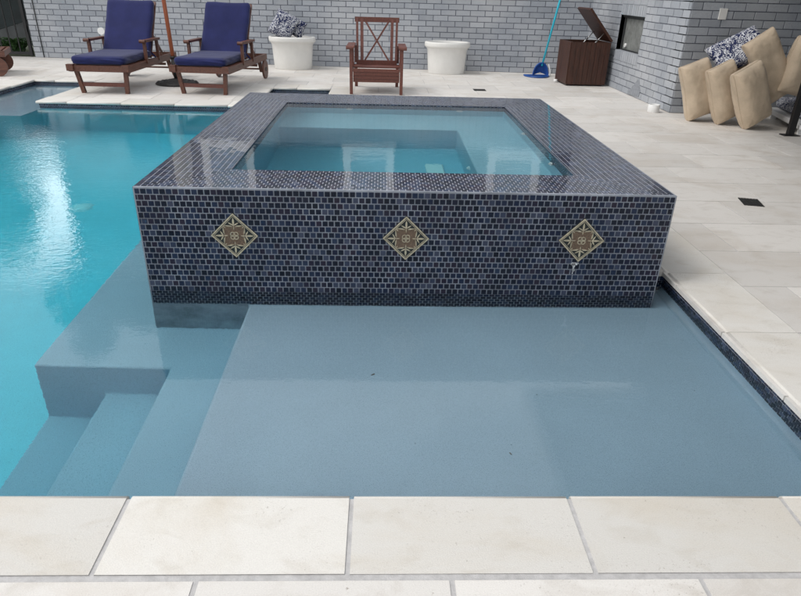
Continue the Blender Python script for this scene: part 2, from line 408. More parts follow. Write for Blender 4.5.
S.view_settings.view_transform='Standard'; S.view_settings.look='None'; S.view_settings.exposure=.40; S.view_settings.gamma=1; S.view_settings.use_curve_mapping=False
S.cycles.use_denoising=True
S.cycles.max_bounces=14; S.cycles.transmission_bounces=12; S.cycles.diffuse_bounces=5; S.cycles.glossy_bounces=5
S.cycles.caustics_reflective=False; S.cycles.caustics_refractive=True; S.cycles.blur_glossy=.5
S.cycles.sample_clamp_indirect=12

# ------------------------------------------------------------------ ground + deck
mb=MB()
for a,b,c,d in sub_rects((-150,150,-150,150),[(-8.5,7.5,-3.2,11.95)]): mb.face([(a,c,-.06),(b,c,-.06),(b,d,-.06),(a,d,-.06)])
tag(mb.build('ground',M_ground),kind='structure')

COPS=[]  # coping rectangles (x0,x1,y0,y1)
C_front=(-4.9,1.785,1.037,1.313)
DX0,DX1,DY0,DY1=-8.5,7.5,-3.2,11.95
nose_holes=[(PL+NOSE,PR-NOSE,1.313,2.87),(PL+NOSE,SX1,2.87,5.46),(PL+NOSE,-.69,5.46,7.46),(PL+NOSE,-3.95,7.46,9.12),(-1.47,-.69,7.46,8.90),(SX0,SX1,SY0,SY1)]
coprects=[C_front,(1.470,1.785,1.313,5.8),(-3.95-.0,-1.47,7.46,7.79),(-3.95,-3.62,7.79,9.45),(-4.77,-3.95,9.12,9.45),(-5.1,-4.77,1.037,9.45),
          (-1.80,-1.47,7.79,9.22),(-1.47,-.69,8.90,9.22),(-.69,-.36,6.1,9.22),(SX1,1.470,2.87,5.8),(-.69,1.785,5.46,5.8)]
# joint bed (one sheet, with openings)
mb=MB()
for a,b,c,d in sub_rects((DX0,DX1,DY0,DY1),[(x0-.012,x1+.012,y0,y1+.012) for x0,x1,y0,y1 in HOLES]+[(SX0-.003,SX1+.003,SY0,SY1+.003)]):
    mb.face([(a,c,-.0022),(b,c,-.0022),(b,d,-.0022),(a,d,-.0022)])
tag(mb.build('deck_joints',M_joint),kind='structure')
# pavers, running bond
mb=MB(); O0=Vector((0,0,0))
hol=nose_holes+coprects
bond(mb,O0,X,Y,Z,DX0,DX1,DY0,1.034,.335,.61,.006,.0,.002,holes=hol,off=0,base=-.02,uo=-.45-.335*4)   # rows below the front coping
mbd=MB()
bond(mbd,O0,X,Y,Z,DX0,DX1,DY0,1.037,.61,.31,.010,0,.002,holes=hol,base=-.02,uo=-.121-.61,vo=1.034-.31*40,tilt=.001)
bond(mbd,O0,X,Y,Z,DX0,DX1,1.037,DY1,.68,.46,.0055,0,.0015,holes=hol,base=-.02,uo=1.785+.22,vo=2.251-.46*10,tilt=.001)
tag(mbd.build('pool_deck',M_trav),kind='structure')

def coping(mb,axis,a0,a1,e,wd,inward,pitch,start,gap=.007):
    """bullnosed coping row along axis ('x' or 'y'); e = nose position, inward=+1/-1 direction from nose into the deck"""
    prof=[]; th=.030; r=.017
    for k in range(9):
        t=PI/2*k/8*2-0   # half round
        prof.append((r-r*math.sin(t),-th/2+ (th/2)*math.cos(t)))
    prof=[(wd-.004,0)]+prof+[(wd-.004,-th)]
    cuts=[a0]; s=start
    while s<a0+.02: s+=pitch
    while s<a1-.02: cuts.append(s); s+=pitch
    cuts.append(a1)
    for i in range(len(cuts)-1):
        t=rnd(); g=gap/2; b0=cuts[i]+g; b1=cuts[i+1]-g; dz=random.uniform(-.0008,.0008)
        P=lambda s,q: ((s,e+inward*q[0],q[1]+dz) if axis=='x' else (e+inward*q[0],s,q[1]+dz))
        for k in range(len(prof)-1):
            f=[P(b0,prof[k]),P(b1,prof[k]),P(b1,prof[k+1]),P(b0,prof[k+1])]
            mb.face(f,t,smooth=0<k<len(prof)-2)
        mb.face([P(b0,q) for q in prof],t); mb.face([P(b1,q) for q in prof][::-1],t)
mb=MB()
coping(mb,'x',-4.9,1.785,1.313,.270,-1,.6096,-.6785-.6096*7,.013)
coping(mb,'y',1.320,5.8,1.470,.315,1,.61,2.251-.61*2,.004)
coping(mb,'x',-3.95,-1.47,7.46,.33,1,.61,-3.95+.35)
coping(mb,'y',7.79,9.45,-3.95,.33,1,.61,7.9)
coping(mb,'x',-4.77,-3.953,9.12,.33,1,.61,-4.5)
coping(mb,'y',1.037,9.45,-4.77,.33,-1,.61,1.2)
coping(mb,'y',7.79,9.22,-1.47,.33,-1,.61,8.2)
coping(mb,'x',-1.47,-.69,8.90,.32,1,.61,-1.15)
coping(mb,'y',6.1,9.22,-.69,.33,1,.61,6.5)
tag(mb.build('pool_coping',M_coping,weld='n'),kind='structure')
# filler strip of paver between spa and coping joint
mb=MB(); 
prism(mb,O0,X,Y,Z,[(SX1+.004,2.885),(1.466,2.885),(1.466,5.79),(SX1+.004,5.79)],-.001,.001,rnd(),0,-.03)
prism(mb,O0,X,Y,Z,[(-.355,5.462),(1.780,5.462),(1.780,5.79),(-.355,5.79)],-.001,.001,rnd(),0,-.03)
tag(mb.build('deck_filler',M_coping),kind='structure')

# ------------------------------------------------------------------ pool basin: stepped floor as a height field
def heightfield(xs,ys,hf,wallz,mb,inside):
    nx,ny=len(xs)-1,len(ys)-1
    cell={}
    for i in range(nx):
        for j in range(ny):
            cx,cy=(xs[i]+xs[i+1])/2,(ys[j]+ys[j+1])/2
            cell[i,j]=hf(cx,cy) if inside(cx,cy) else None
    zs=sorted(set([h for h in cell.values() if h is not None]+[wallz]))
    for i in range(nx):
        for j in range(ny):
            h=cell[i,j]
            if h is None: continue
            x0,x1,y0,y1=xs[i],xs[i+1],ys[j],ys[j+1]
            mb.face([(x0,y0,h),(x1,y0,h),(x1,y1,h),(x0,y1,h)])
            for di,dj,A,B in ((-1,0,(x0,y1),(x0,y0)),(1,0,(x1,y0),(x1,y1)),(0,-1,(x0,y0),(x1,y0)),(0,1,(x1,y1),(x0,y1))):
                g=cell.get((i+di,j+dj)); 
                top=wallz if g is None else g
                if top>h:
                    lv=[z for z in zs if h<=z<=top]
                    for a,b in zip(lv[:-1],lv[1:]):
                        mb.face([(A[0],A[1],a),(B[0],B[1],a),(B[0],B[1],b),(A[0],A[1],b)])
def grid(vals,mx=.6):
    v=sorted(set(vals)); out=[v[0]]
    for a in v[1:]:
        n=max(1,int(math.ceil((a-out[-1])/mx))); b=out[-1]
        for k in range(1,n+1): out.append(b+(a-b)*k/n)
    return out
def pool_h(x,y):
    if y<2.715:
        if x>-.63: return -.22
        if x>-.93: return -.50
        if y<2.375:
            if x>-1.24: return -.755
            if x>-1.53: return -1.0
            return -1.35
        return -.50 if x>-1.53 else -1.35
    if x>1.3 and y<2.95: return -.22
    if y<5.9 and x>-1.53: return -.50
    if y>7.05 and x<-3.92: return -.22
    if x>-1.53: return -.9
    return -1.35
xs=grid([PL,-3.92,-1.53,-1.50,-1.24,-.93,-.63,-.66,SX0+.02,SX1,PR]); ys=grid([1.30,2.375,2.715,2.9,5.46,5.9,7.05,7.49,8.93,9.15])
HOL2=[(PL,PR,1.30,2.9)]+HOLES[1:]
mb=MB(); heightfield(xs,ys,pool_h,-.02,mb,lambda x,y:any(a<x<b and c<y<d for a,b,c,d in HOL2) and not (SX0+.02<x<SX1 and SY0<y<SY1))
# same plaster; lighter tint on deep faces stands in for light scattered in water
mb.face([(PR-.001,1.30,-.148),(PR-.001,2.9,-.148),(1.452,2.9,-.2195),(1.452,1.30,-.2195)])
ob=mb.build('pool_basin',M_plaster,weld='n',bevel=.012,seg=3)
ob.data.materials.append(M_deeplit)
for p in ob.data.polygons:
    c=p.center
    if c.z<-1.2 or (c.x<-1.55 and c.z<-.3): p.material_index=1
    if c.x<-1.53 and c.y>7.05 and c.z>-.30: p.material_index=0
tag(ob,kind='structure')

# waterline mosaic band round the pool (6 mm proud of the plaster)
mb=MB(); gb=MB()
P_=.0282
def band(O,U,N,L,z0=-.165,z1=-.024):
    O=Vector(O); 
    bond(mb,O,U,Z,N,0,L,z0,z1,P_,P_,.0042,.006,.0008,tilt=.012,vo=z1)
    gb.face([O+Z*z0+N*.0035,O+U*L+Z*z0+N*.0035,O+U*L+Z*z1+N*.0035,O+Z*z1+N*.0035])
    gb.face([O+Z*z0,O+U*L+Z*z0,O+U*L+Z*z0+N*.0035,O+Z*z0+N*.0035])
band((PR,1.31,0),Y,-X,1.60,-.150)
band((1.345,2.90,0),X,-Y,.145,-.19,-.004)
band((-3.92,7.49,0),X,-Y,2.42)
band((-3.92,7.49,0),Y,-X,1.66)
band((PL,9.15,0),X,-Y,.88)
band((PL,1.35,0),Y,X,7.8)
band((-1.50,8.93,0),X,-Y,.84)
band((-1.50,7.49,0),Y,X,1.44)
band((-.66,7.49,0),Y,-X,1.44)
tag(mb.build('waterline_tiles',M_tilesub,weld=False),kind='structure')
tag(gb.build('waterline_grout',M_grout,weld=False),kind='structure')

# floor drain cover in the deep part
mb=MB(); mb.lathe([(0,.02),(.065,.018),(.08,.008),(.085,0)],(-2.52,5.12,-1.348),24)
mb.build('floor_drain_cover',M_white)
tag(bpy.data.objects['floor_drain_cover'],'round white drain cover on the deep pool floor','drain cover')

# ------------------------------------------------------------------ water bodies
def water_body(name,xs,ys,inside,z0,z1,m):
    mb=MB(); nx,ny=len(xs)-1,len(ys)-1
    ok={(i,j):inside((xs[i]+xs[i+1])/2,(ys[j]+ys[j+1])/2) for i in range(nx) for j in range(ny)}
    for (i,j),v in ok.items():
        if not v: continue
        x0,x1,y0,y1=xs[i],xs[i+1],ys[j],ys[j+1]
        mb.face([(x0,y0,z1),(x1,y0,z1),(x1,y1,z1),(x0,y1,z1)]); mb.face([(x0,y1,z0),(x1,y1,z0),(x1,y0,z0),(x0,y0,z0)])
        for di,dj,A,B in ((-1,0,(x0,y1),(x0,y0)),(1,0,(x1,y0),(x1,y1)),(0,-1,(x0,y0),(x1,y0)),(0,1,(x1,y1),(x0,y1))):
            if not ok.get((i+di,j+dj),False):
                mb.face([(A[0],A[1],z0),(B[0],B[1],z0),(B[0],B[1],z1),(A[0],A[1],z1)])
    o=mb.build(name,m,weld='n'); return tag(o,kind='structure')
E_=.008
WR=[(PL-E_,PR+E_,1.28,2.9),(PL-E_,SX1,2.9,5.46),(PL-E_,-.66+E_,5.46,7.49+E_),(PL-E_,-3.92+E_,7.49,9.15+E_),(-1.50-E_,-.66+E_,7.49,8.93+E_)]
hx0,hx1,hy0,hy1=SX0+.05,SX1-.05,SY0+.05,SY1-.05
wx=sorted(set([v for r in WR for v in r[:2]]+[hx0,hx1])); wy=sorted(set([v for r in WR for v in r[2:]]+[hy0,hy1]))
water_body('pool_water',wx,wy,lambda x,y:any(a<x<b and c<y<d for a,b,c,d in WR) and not(hx0<x<hx1 and hy0<y<hy1),-1.6,ZW,M_water)
water_body('spa_water',[IX0-.012,IX1+.012],[IY0-.012,IY1+.012],lambda x,y:True,-.6,ZS,M_spawater)

# ------------------------------------------------------------------ raised spa
spa=thing('raised_spa','raised square spa covered in dark blue mosaic tiles, standing in the pool','spa',(0,SY0,0))
def spa_part(o): o.location=(0,-SY0,0); return o
# medallion centres on the front
MED=[(-.667,.229),(.124,.227),(.950,.229)]
tiles=MB(); O=Vector((SX0,SY0,SZ))
W=SX1-SX0
bond(tiles,O,X,-Z,-Y,.006,W-.006,.007,.66,W/87,P_,.0042,.005,.0009,tilt=.025,uo=0,vo=.005,jit=.0004)
bond(tiles,Vector((SX0,SY1,SZ)),-Y,-Z,-X,.006,SY1-SY0-.006,.007,.9,P_,P_,.0042,.005,.0009,tilt=.02,vo=.005)
bond(tiles,Vector((SX1,SY0,SZ)),Y,-Z,X,.006,SY1-SY0-.006,.007,.7,P_,P_,.0042,.005,.0009,tilt=.02,vo=.005)
bond(tiles,Vector((SX1,SY1,SZ)),-X,-Z,Y,.006,W-.006,.007,.5,P_,P_,.0042,.005,.0009,tilt=.02,vo=.005)
spa_part(tiles.build('wall_tiles',M_tile,spa,weld=False))
gr=MB()
e=.0025
for a,b,n in (((SX0,SY0),(SX1,SY0),(0,-e)),((SX1,SY0),(SX1,SY1),(e,0)),((SX1,SY1),(SX0,SY1),(0,e)),((SX0,SY1),(SX0,SY0),(-e,0))):
    gr.face([(a[0]+n[0],a[1]+n[1],-1.36),(b[0]+n[0],b[1]+n[1],-1.36),(b[0]+n[0],b[1]+n[1],SZ-.001),(a[0]+n[0],a[1]+n[1],SZ-.001)])
# corner beads of grout
for cx,cy in ((SX0,SY0),(SX1,SY0)):
    gr.tube([(cx+(.003 if cx<0 else -.003),cy+.001,-.3),(cx+(.003 if cx<0 else -.003),cy+.001,SZ-.003)],.0048,8)
gr.tube([(SX0+.003,SY0+.002,SZ-.0015),(SX1-.003,SY0+.002,SZ-.0015)],.0042,8)
spa_part(gr.build('grout',M_grout,spa,weld=False))
# ledge: four mitred fields of tiles with grout sheet
lt=MB(); Ot=Vector((0,0,SZ))
def mit(a,b):   # half plane left of a->b must be kept
    dx,dy=b[0]-a[0],b[1]-a[1]; return (dy,-dx,dy*a[0]-dx*a[1])
FLo,FRo,BRo,BLo=(SX0,SY0),(SX1,SY0),(SX1,SY1),(SX0,SY1); FLi,FRi,BRi,BLi=(IX0,IY0),(IX1,IY0),(IX1,IY1),(IX0,IY1)
for quad,rows in (((FLo,FRo,FRi,FLi),'x'),((FRo,BRo,BRi,FRi),'y'),((BRo,BLo,BLi,BRi),'x'),((BLo,FLo,FLi,BLi),'y')):
    hp=[mit(quad[i],quad[(i+1)%4]) for i in range(4)]
    us=[p[0] for p in quad]; vs=[p[1] for p in quad]
    if rows=='x': bond(lt,Ot,X,Y,Z,min(us)+.004,max(us)-.004,min(vs),max(vs)-.001,P_,P_,.0040,.0008,.0006,hp=hp,tilt=.004,uo=SX0,vo=SY0+.005 if quad[0]==FLo else IY1)
    else: bond(lt,Ot,Y,-X,Z,min(vs),max(vs),-max(us)+.001,-min(us)-.001,P_,P_,.0040,.0008,.0006,hp=[(b,-a,c) for a,b,c in hp],tilt=.004,uo=SY0,vo=-SX1+.004 if quad[0]==FRo else -IX0)
spa_part(lt.build('ledge_tiles',M_tilewet,spa,weld=False))
lg=MB()
for quad in ((FLo,FRo,FRi,FLi),(FRo,BRo,BRi,FRi),(BRo,BLo,BLi,BRi),(BLo,FLo,FLi,BLi)): lg.face([(p[0],p[1],SZ-.0004) for p in quad])
spa_part(lg.build('ledge_grout',M_groutwet,spa,weld=False))
# inner basin
def spa_h(x,y): return .08 if (x>.55 or y>4.50) else -.42
mb=MB(); heightfield(grid([IX0,.55,IX1]),grid([IY0,4.50,IY1]),spa_h,.30,mb,lambda x,y:True)
spa_part(mb.build('spa_basin',M_spaplaster,spa,weld='n',bevel=.012,seg=3))
it=MB(); ig=MB()
for O_,U2,N2,L in ((Vector((IX0,IY1,0)),X,-Y,IX1-IX0),(Vector((IX0,IY0,0)),Y,X,IY1-IY0),(Vector((IX1,IY1,0)),-Y,-X,IY1-IY0),(Vector((IX1,IY0,0)),-X,Y,IX1-IX0)):
    bond(it,O_,U2,Z,N2,.002,L-.002,.28,SZ-.002,P_,P_,.0042,.004,.0006,tilt=.01,vo=SZ)
    ig.face([O_+Z*.279+N2*.002,O_+U2*L+Z*.279+N2*.002,O_+U2*L+Z*(SZ-.001)+N2*.002,O_+Z*(SZ-.001)+N2*.002])
spa_part(it.build('inner_tiles',M_tilesub,spa,weld=False)); spa_part(ig.build('inner_grout',M_grout,spa,weld=False))
# jets
def jet(p,n,r=.028):
    mb=MB(); n=Vector(n); p=Vector(p)
    mb.tube([p,p+n*.012],[r,r*.85],16); mb.tube([p+n*.012,p+n*.02],[r*.4,r*.35],12)
    spa_part(mb.build('jet',M_white,spa))
for p,n in (((-.244,IY1-.004,.26),(0,-1,0)),((.62,IY1-.004,.26),(0,-1,0)),((IX1-.004,4.23,.27),(-1,0,0)),((IX1-.004,3.46,.27),(-1,0,0)),((.55,3.75,-.12),(-1,0,0))): jet(p,n)
mb=MB(); mb.box((.30,3.86,-.419),(.42,4.12,-.395)); spa_part(mb.build('reflection_slab',M_white,spa,bevel=.008))  # white slab standing in for a bright reflection in the spa water
# medallions
def medallion(cx,cz):
    a=.111; y0=SY0-.0055
    P3=lambda u,v,d: Vector((cx+u,y0-d,cz+v))
    root=MB()
    dia=lambda r:[(0,-r),(r,0),(0,r),(-r,0)]
    def slab(m,poly,d0,d1,ins=0):
        if area(poly)<0: poly=poly[::-1]
        prism(m,Vector((cx,y0,cz)),X,Z,-Y,poly,d1,ins,(.5,.5,.5),0,d0)
    slab(root,dia(a),-.004,.002,.002)
    o=root.build('medallion',M_medbase,spa,weld=False); spa_part(o)
    bd=MB()
    for r,wd in ((a-.003,.0085),(a-.0155,.0028)):
        for k in range(4):
            p=dia(r)[k]; q_=dia(r)[(k+1)%4]; p2=dia(r-wd)[k]; q2=dia(r-wd)[(k+1)%4]
            slab(bd,[p,q_,q2,p2],.002,.0042)
    s=.048
    b=bd.build('border',M_cream,o,weld=False)
    sq=MB(); slab(sq,[(-s,-s),(s,-s),(s,s),(-s,s)],.002,.0035,.001); sq.build('centre_square',M_bronze,o,weld=False)
    lf=MB()
    for k in range(4):
        c,s_=math.cos(k*PI/2),math.sin(k*PI/2); rot=lambda u,v:(u*c-v*s_,u*s_+v*c)
        def petal(u0,v0,u1,v1,wd):
            n=6; L=[];Rr=[]; dx,dy=u1-u0,v1-v0; ln=math.hypot(dx,dy); px,py=-dy/ln,dx/ln
            for i in range(n+1):
                t=i/n; ww=wd*math.sin(PI*min(1,.12+t*.88))
                L.append(rot(u0+dx*t+px*ww,v0+dy*t+py*ww)); Rr.append(rot(u0+dx*t-px*ww,v0+dy*t-py*ww))
            pl=Rr+L[::-1]
            slab(lf,pl,.0035,.0055)
        petal(0,.052,0,.088,.0045)
        petal(0,.050,.024,.064,.0030); petal(0,.050,-.024,.064,.0030)
        petal(.006,.044,.034,.0475,.0018); petal(-.006,.044,-.034,.0475,.0018)
        petal(.038,.038,.047,.047,.002)
        petal(0,.030,0,.052,.0020)
        # square edge strokes
        petal(.012,.049,.047,.049,.0016); petal(-.012,.049,-.047,.049,.0016)
    # rosette: four looped rings
    for k in range(4):
        ax,az=.0105*math.cos(PI/4+k*PI/2),.0105*math.sin(PI/4+k*PI/2); n=14
        for i in range(n):
            t0,t1=2*PI*i/n,2*PI*(i+1)/n
            f=lambda t,r:(ax+r*math.cos(t),az+r*math.sin(t))
            slab(lf,[f(t0,.0115),f(t1,.0115),f(t1,.0082),f(t0,.0082)][::-1],.0035,.0055)
    lf.build('leaf_ornament',M_cream,o,weld=False)
for c in MED: medallion(*c)
# white scale stain running below the right medallion (thin crust, uneven)
mb=MB(); random.seed(5)
for k in range(34):
    u=.934+random.gauss(0,.009)*(1 if k<14 else .35); v=.114-(abs(random.gauss(0,.006)) if k<14 else random.uniform(0,.055)); r=random.uniform(.001,.0045)
    prism(mb,Vector((u,SY0-.006,v)),X,Z,-Y,[(r*math.cos(t)*random.uniform(.6,1.2),r*1.6*math.sin(t)) for t in [i*PI/4 for i in range(8)]],.0008,0,(.5,.5,.5),0,-.001)
spa_part(mb.build('scale_stain',M_lime,spa,weld=False)); random.seed(21)

# debris on the shelf
def leafbit(x,y,z,s,rz):
    mb=MB(); pts=[(s*math.cos(t)*(1 if abs(math.cos(t))>.5 else .6),s*.35*math.sin(t)) for t in [i*PI/4 for i in range(8)]]
    prism(mb,Vector((0,0,0)),X,Y,Z,pts,.002,.0005,rnd(),.1,0)
    o=mb.build('leaf_scrap',M_bark); o.location=(x,y,z); o.rotation_euler=(0,0,rz); return o
tag(leafbit(-.02,2.13,-.219,.010,.6),'tiny dark leaf scrap lying near the middle of the shallow shelf','leaf scrap')
tag(leafbit(.46,1.66,-.219,.007,2),'tiny dark speck on the shelf close to the front coping','leaf scrap')
tag(leafbit(1.40,2.80,-.219,.012,1),'dark leaf scrap in the shelf corner beside the spa','leaf scrap')

# ------------------------------------------------------------------ brick house
house=thing('brick_house','grey painted brick house round the back of the pool deck, dark joints','house',(0,11.4,0))
BR=(.245,.0865)
def brick_wall(name,O,U,N,L,H,holes=(),th=.22):
    """bricks proud of a mortar slab"""
    O=Vector(O); par=house
    b=MB(); bond(b,O,U,Z,N,0,L,0,H,BR[0],BR[1],.0095,.006,.0025,holes=holes,tilt=.004,jit=.0012,base=-.004)
    m=MB()
    for r in sub_rects((0,L,0,H),holes):
        P=[O+U*r[0]+Z*r[2],O+U*r[1]+Z*r[2],O+U*r[1]+Z*r[3],O+U*r[0]+Z*r[3]]
        Q=[p-N*th for p in P]
        m.face(P); m.face(Q[::-1])
        for i in range(4): m.face([P[i],P[(i+1)%4],Q[(i+1)%4],Q[i]])
    o=b.build(name,M_brick,par,weld=False); o.location=-house.location
    k=m.build('mortar',M_mortar,o,weld=False); return o
def hpart(mb,name,m,parent=None,**k):
    o=mb.build(name,m,parent or house,**k)
    if parent is None: o.location=-house.location
    return o
A0=Vector((-6.10,11.88,0)); A1=Vector((3.75,11.20,0)); Ub=(A1-A0).normalized(); Nb=Vector((Ub.y,-Ub.x,0)); Lb=(A1-A0).length
HW=3.62; HB=2.25
winu=[((-3.30+6.10),(-2.37+6.10)),((-.66+6.10),(.24+6.10)),((2.0+6.10),(2.92+6.10))]
wh=[(a/Ub.x,b/Ub.x,2.30,3.40) for a,b in winu]
brick_wall('back_wall',A0,Ub,Nb,Lb,HB)
ub=MB(); k=0
zb=HB
while zb<HW-.01:
    z2=min(zb+.155,HW)
    for r in sub_rects((0,Lb,zb,z2-.006),wh):
        prism(ub,A0,Ub,Z,Nb,[(r[0],r[2]),(r[1],r[2]),(r[1],r[3]),(r[0],r[3])],.012,.002,rnd(),0,-.05)
    zb=z2
hpart(ub,'upper_boarding',M_board,weld=False)
ub=MB()
for r in sub_rects((0,Lb,HB,HW),wh):
    P=[A0+Ub*r[0]+Z*r[2],A0+Ub*r[1]+Z*r[2],A0+Ub*r[1]+Z*r[3],A0+Ub*r[0]+Z*r[3]]; Q=[p-Nb*.22 for p in P]
    ub.face(P); ub.face(Q[::-1])
    for i in range(4): ub.face([P[i],P[(i+1)%4],Q[(i+1)%4],Q[i]])
hpart(ub,'upper_wall',M_board,weld=False)
for a,b,z0,z1 in wh:
    fr=MB(); 
    def slabw(mb,u0,u1,v0,v1,d0,d1):
        M=Matrix(((Ub.x,-Nb.x,0,A0.x),(Ub.y,-Nb.y,0,A0.y),(0,0,1,0),(0,0,0,1)))
        mb.box((u0,d0,v0),(u1,d1,v1),M)
    t=.12
    slabw(fr,a-.02,a+t,z0,z1,-.035,.08); slabw(fr,b-t,b+.02,z0,z1,-.035,.08); slabw(fr,a+t,b-t,z1-t,z1,-.035,.08); slabw(fr,a+t,b-t,z0,z0+t,-.035,.08)
    w_=hpart(fr,'window',M_white,weld=False)
    s=MB(); slabw(s,a-.06,b+.06,z0-.07,z0-.002,-.09,.05); s.build('sill',M_white,w_,weld=False)
    g=MB(); slabw(g,a+t-.005,b-t+.005,z0+t-.005,z1-t+.005,.03,.045); g.build('pane',M_glass,w_,weld=False)
# wing wall (parallel to Y) with a meter niche, faces -X
WX=3.475; WY0=7.60; WY1=11.22
niche=(WY1-9.80,WY1-8.90,.53,.995)
holes=[niche,(niche[0]-.02,niche[1]+.02,.995,1.14),(niche[0]-.02,niche[1]+.02,.39,.53)]
brick_wall('wing_wall',(WX,WY1,0),-Y,-X,WY1-WY0,HW,holes,th=.25)
# soldier courses over and under the niche
Ow=Vector((WX,WY1,0))
for v0,v1 in ((.995,1.14),(.39,.53)):
    sb=MB(); bond(sb,Ow,-Y,Z,-X,niche[0]-.02,niche[1]+.02,v0+.004,v1-.004,.082,.30,.012,.0085,.003,off=0,tilt=.01,jit=.001,base=-.004,vo=v0-.05,uo=niche[0]-.02)
    hpart(sb,'soldier_course',M_brick,weld=False)
# niche lining and panel
nb=MB(); y1,y0=WY1-niche[0],WY1-niche[1]
nb.box((WX+.10,y0-.03,.39),(WX+.249,y1+.03,1.14)); nb.box((WX+.0,y0-.025,.36),(WX+.10,y1+.025,.3999)) ; 
m2=MB()
m2.face([(WX,y0,.53),(WX+.10,y0,.53),(WX+.10,y1,.53),(WX,y1,.53)]); m2.face([(WX,y0,.995),(WX,y1,.995),(WX+.10,y1,.995),(WX+.10,y0,.995)])
m2.face([(WX,y0,.53),(WX,y0,.995),(WX+.10,y0,.995),(WX+.10,y0,.53)]); m2.face([(WX,y1,.53),(WX+.10,y1,.53),(WX+.10,y1,.995),(WX,y1,.995)])
m2.box((WX+.001,y0-.021,.996),(WX+.2,y1+.021,1.139)); m2.box((WX+.001,y0-.021,.391),(WX+.2,y1+.021,.529))
hpart(m2,'niche_reveal',M_brick,weld=False)
pn=MB(); pn.box((WX+.07,y0+.05,.545),(WX+.095,y1-.06,.955))
np_=hpart(pn,'niche_panel',M_grey,bevel=.004)
fr=MB()
for a,b,c,d in ((y0+.02,y0+.05,.54,.97),(y1-.06,y1-.03,.54,.97),(y0+.05,y1-.06,.955,.97),(y0+.05,y1-.06,.535,.545)): fr.box((WX+.05,a,c),(WX+.098,b,d))
fr.build('panel_frame',M_screen,np_,weld=False)
kb=MB(); kb.tube([(WX+.07,y1-.20,.60),(WX+.045,y1-.20,.60)],.028,16); kb.build('knob',M_white,np_)
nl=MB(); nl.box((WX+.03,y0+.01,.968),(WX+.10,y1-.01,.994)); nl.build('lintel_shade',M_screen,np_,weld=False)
# face of the wing towards the camera
brick_wall('porch_wall',(WX,WY0,0),X,-Y,4.2,HW,th=.25)
pl=MB(); pl.box((3.795,WY0-.018,1.035),(3.885,WY0-.006,1.15)); hpart(pl,'wall_plate',M_pot,bevel=.003)
# triangular mortar patch
tp=MB(); prism(tp,Vector((WX-.008,0,0)),-Y,Z,-X,[(-9.02,.01),(-8.60,.03),(-8.58,.10),(-8.70,.26)],.006,.002,(.3,.3,.3)); hpart(tp,'mortar_patch',M_patch,weld=False)
# conduit at the left end
cb=MB(); c0=A0+Ub*.165+Nb*.018; cb.tube([c0,c0+Z*1.7],.008,8); hpart(cb,'conduit',M_screen)
# eave, gutter and roof of the back wing
ev=MB(); Mh=Matrix(((Ub.x,-Nb.x,0,A0.x),(Ub.y,-Nb.y,0,A0.y),(0,0,1,0),(0,0,0,1)))
ev.box((-.15,-.16,HW),(Lb+4.4,0.0,HW+.03),Mh); hpart(ev,'soffit',M_white,weld=False)
ev=MB(); ev.box((-.15,-.20,HW-.03),(Lb+4.4,-.162,HW+.16),Mh); hpart(ev,'fascia',M_white,weld=False)
rf=MB(); P=[Mh@Vector(p) for p in ((-.2,-.22,HW+.16),(Lb+4.4,-.22,HW+.16),(Lb+4.4,5.0,HW+1.9),(-.4,5.0,HW+1.9))]; rf.face(P); 
Q=[Mh@Vector(p) for p in ((-.2,-.22,HW+.12),(Lb+4.4,-.22,HW+.12),(Lb+4.4,5.0,HW+1.86),(-.4,5.0,HW+1.86))]; rf.face(Q[::-1])
for i in range(4): rf.face([P[i],P[(i+1)%4],Q[(i+1)%4],Q[i]])
hpart(rf,'roof',M_roof,weld=False)
sw=MB(); sw.box((0,.0,0),(.2,5,HW+.1),Mh); hpart(sw,'side_wall',M_siding,weld=False)
# porch roof over the right side of the deck
pr=MB(); ZR=3.05
pr.box((1.86,-3.0,ZR),(7.6,6.2,ZR+.12)); pr.box((3.3,6.2,ZR),(7.6,7.58,ZR+.12)); hpart(pr,'porch_ceiling',M_ceiling,weld=False)
pf=MB(); pf.box((1.78,-3.0,ZR-.10),(1.858,6.28,ZR+.2)); pf.box((1.858,6.202,ZR-.10),(3.298,6.28,ZR+.2)); hpart(pf,'porch_fascia',M_white,weld=False)
brick_wall('unseen_shade_wall',(7.45,WY0-.01,0),-Y,-X,10.5,ZR-.01,th=.2)  # unseen wall added on the right to darken the porch
for x,y in ((2.3,-1.6),(7.2,-2.85)):
    pp=MB(); pp.box((x-.07,y-.07,0),(x+.07,y+.07,ZR)); pp.box((x-.10,y-.10,0),(x+.10,y+.10,.16)); hpart(pp,'porch_post',M_white,weld=False)

# ------------------------------------------------------------------ gate and what stands behind it
gate=thing('metal_gate','black metal gate of narrow upright bars beside the end of the brick wall','gate',(-6.14,11.90,0))
g=MB(); g.box((-.05,-.02,.02),(0.0,.02,1.75)); g.box((-1.35,-.02,.02),(-1.30,.02,1.75)); g.box((-1.30,-.015,.04),(-.05,.015,.085)); g.box((-1.30,-.015,1.66),(-.05,.015,1.71)); g.build('gate_frame',M_black,gate,weld=False)
for k in range(8):
    x=-.05-.155*(k+1)
    b=MB(); b.bar((x,0,.085),(x,0,1.66),.016,.016,(0,1,0)); b.build('bar',M_black,gate)
l=MB(); l.box((-.045,-.03,.40),(.0,.0,.50)); l.build('latch',M_black,gate)
nw=thing('garden_wall','tall grey boarded wall beyond the black metal gate','wall',(-9,13.9,0))
for k in range(12):
    b=MB(); b.box((-3.2+k*.46,0,0),(-3.2+k*.46+.452,.04,2.05)); b.build('board',M_siding,nw)
tp=MB()
P=[(-7.55,12.75,.15),(-6.30,12.65,1.02),(-6.30,12.75,1.55),(-7.55,12.85,1.0)]
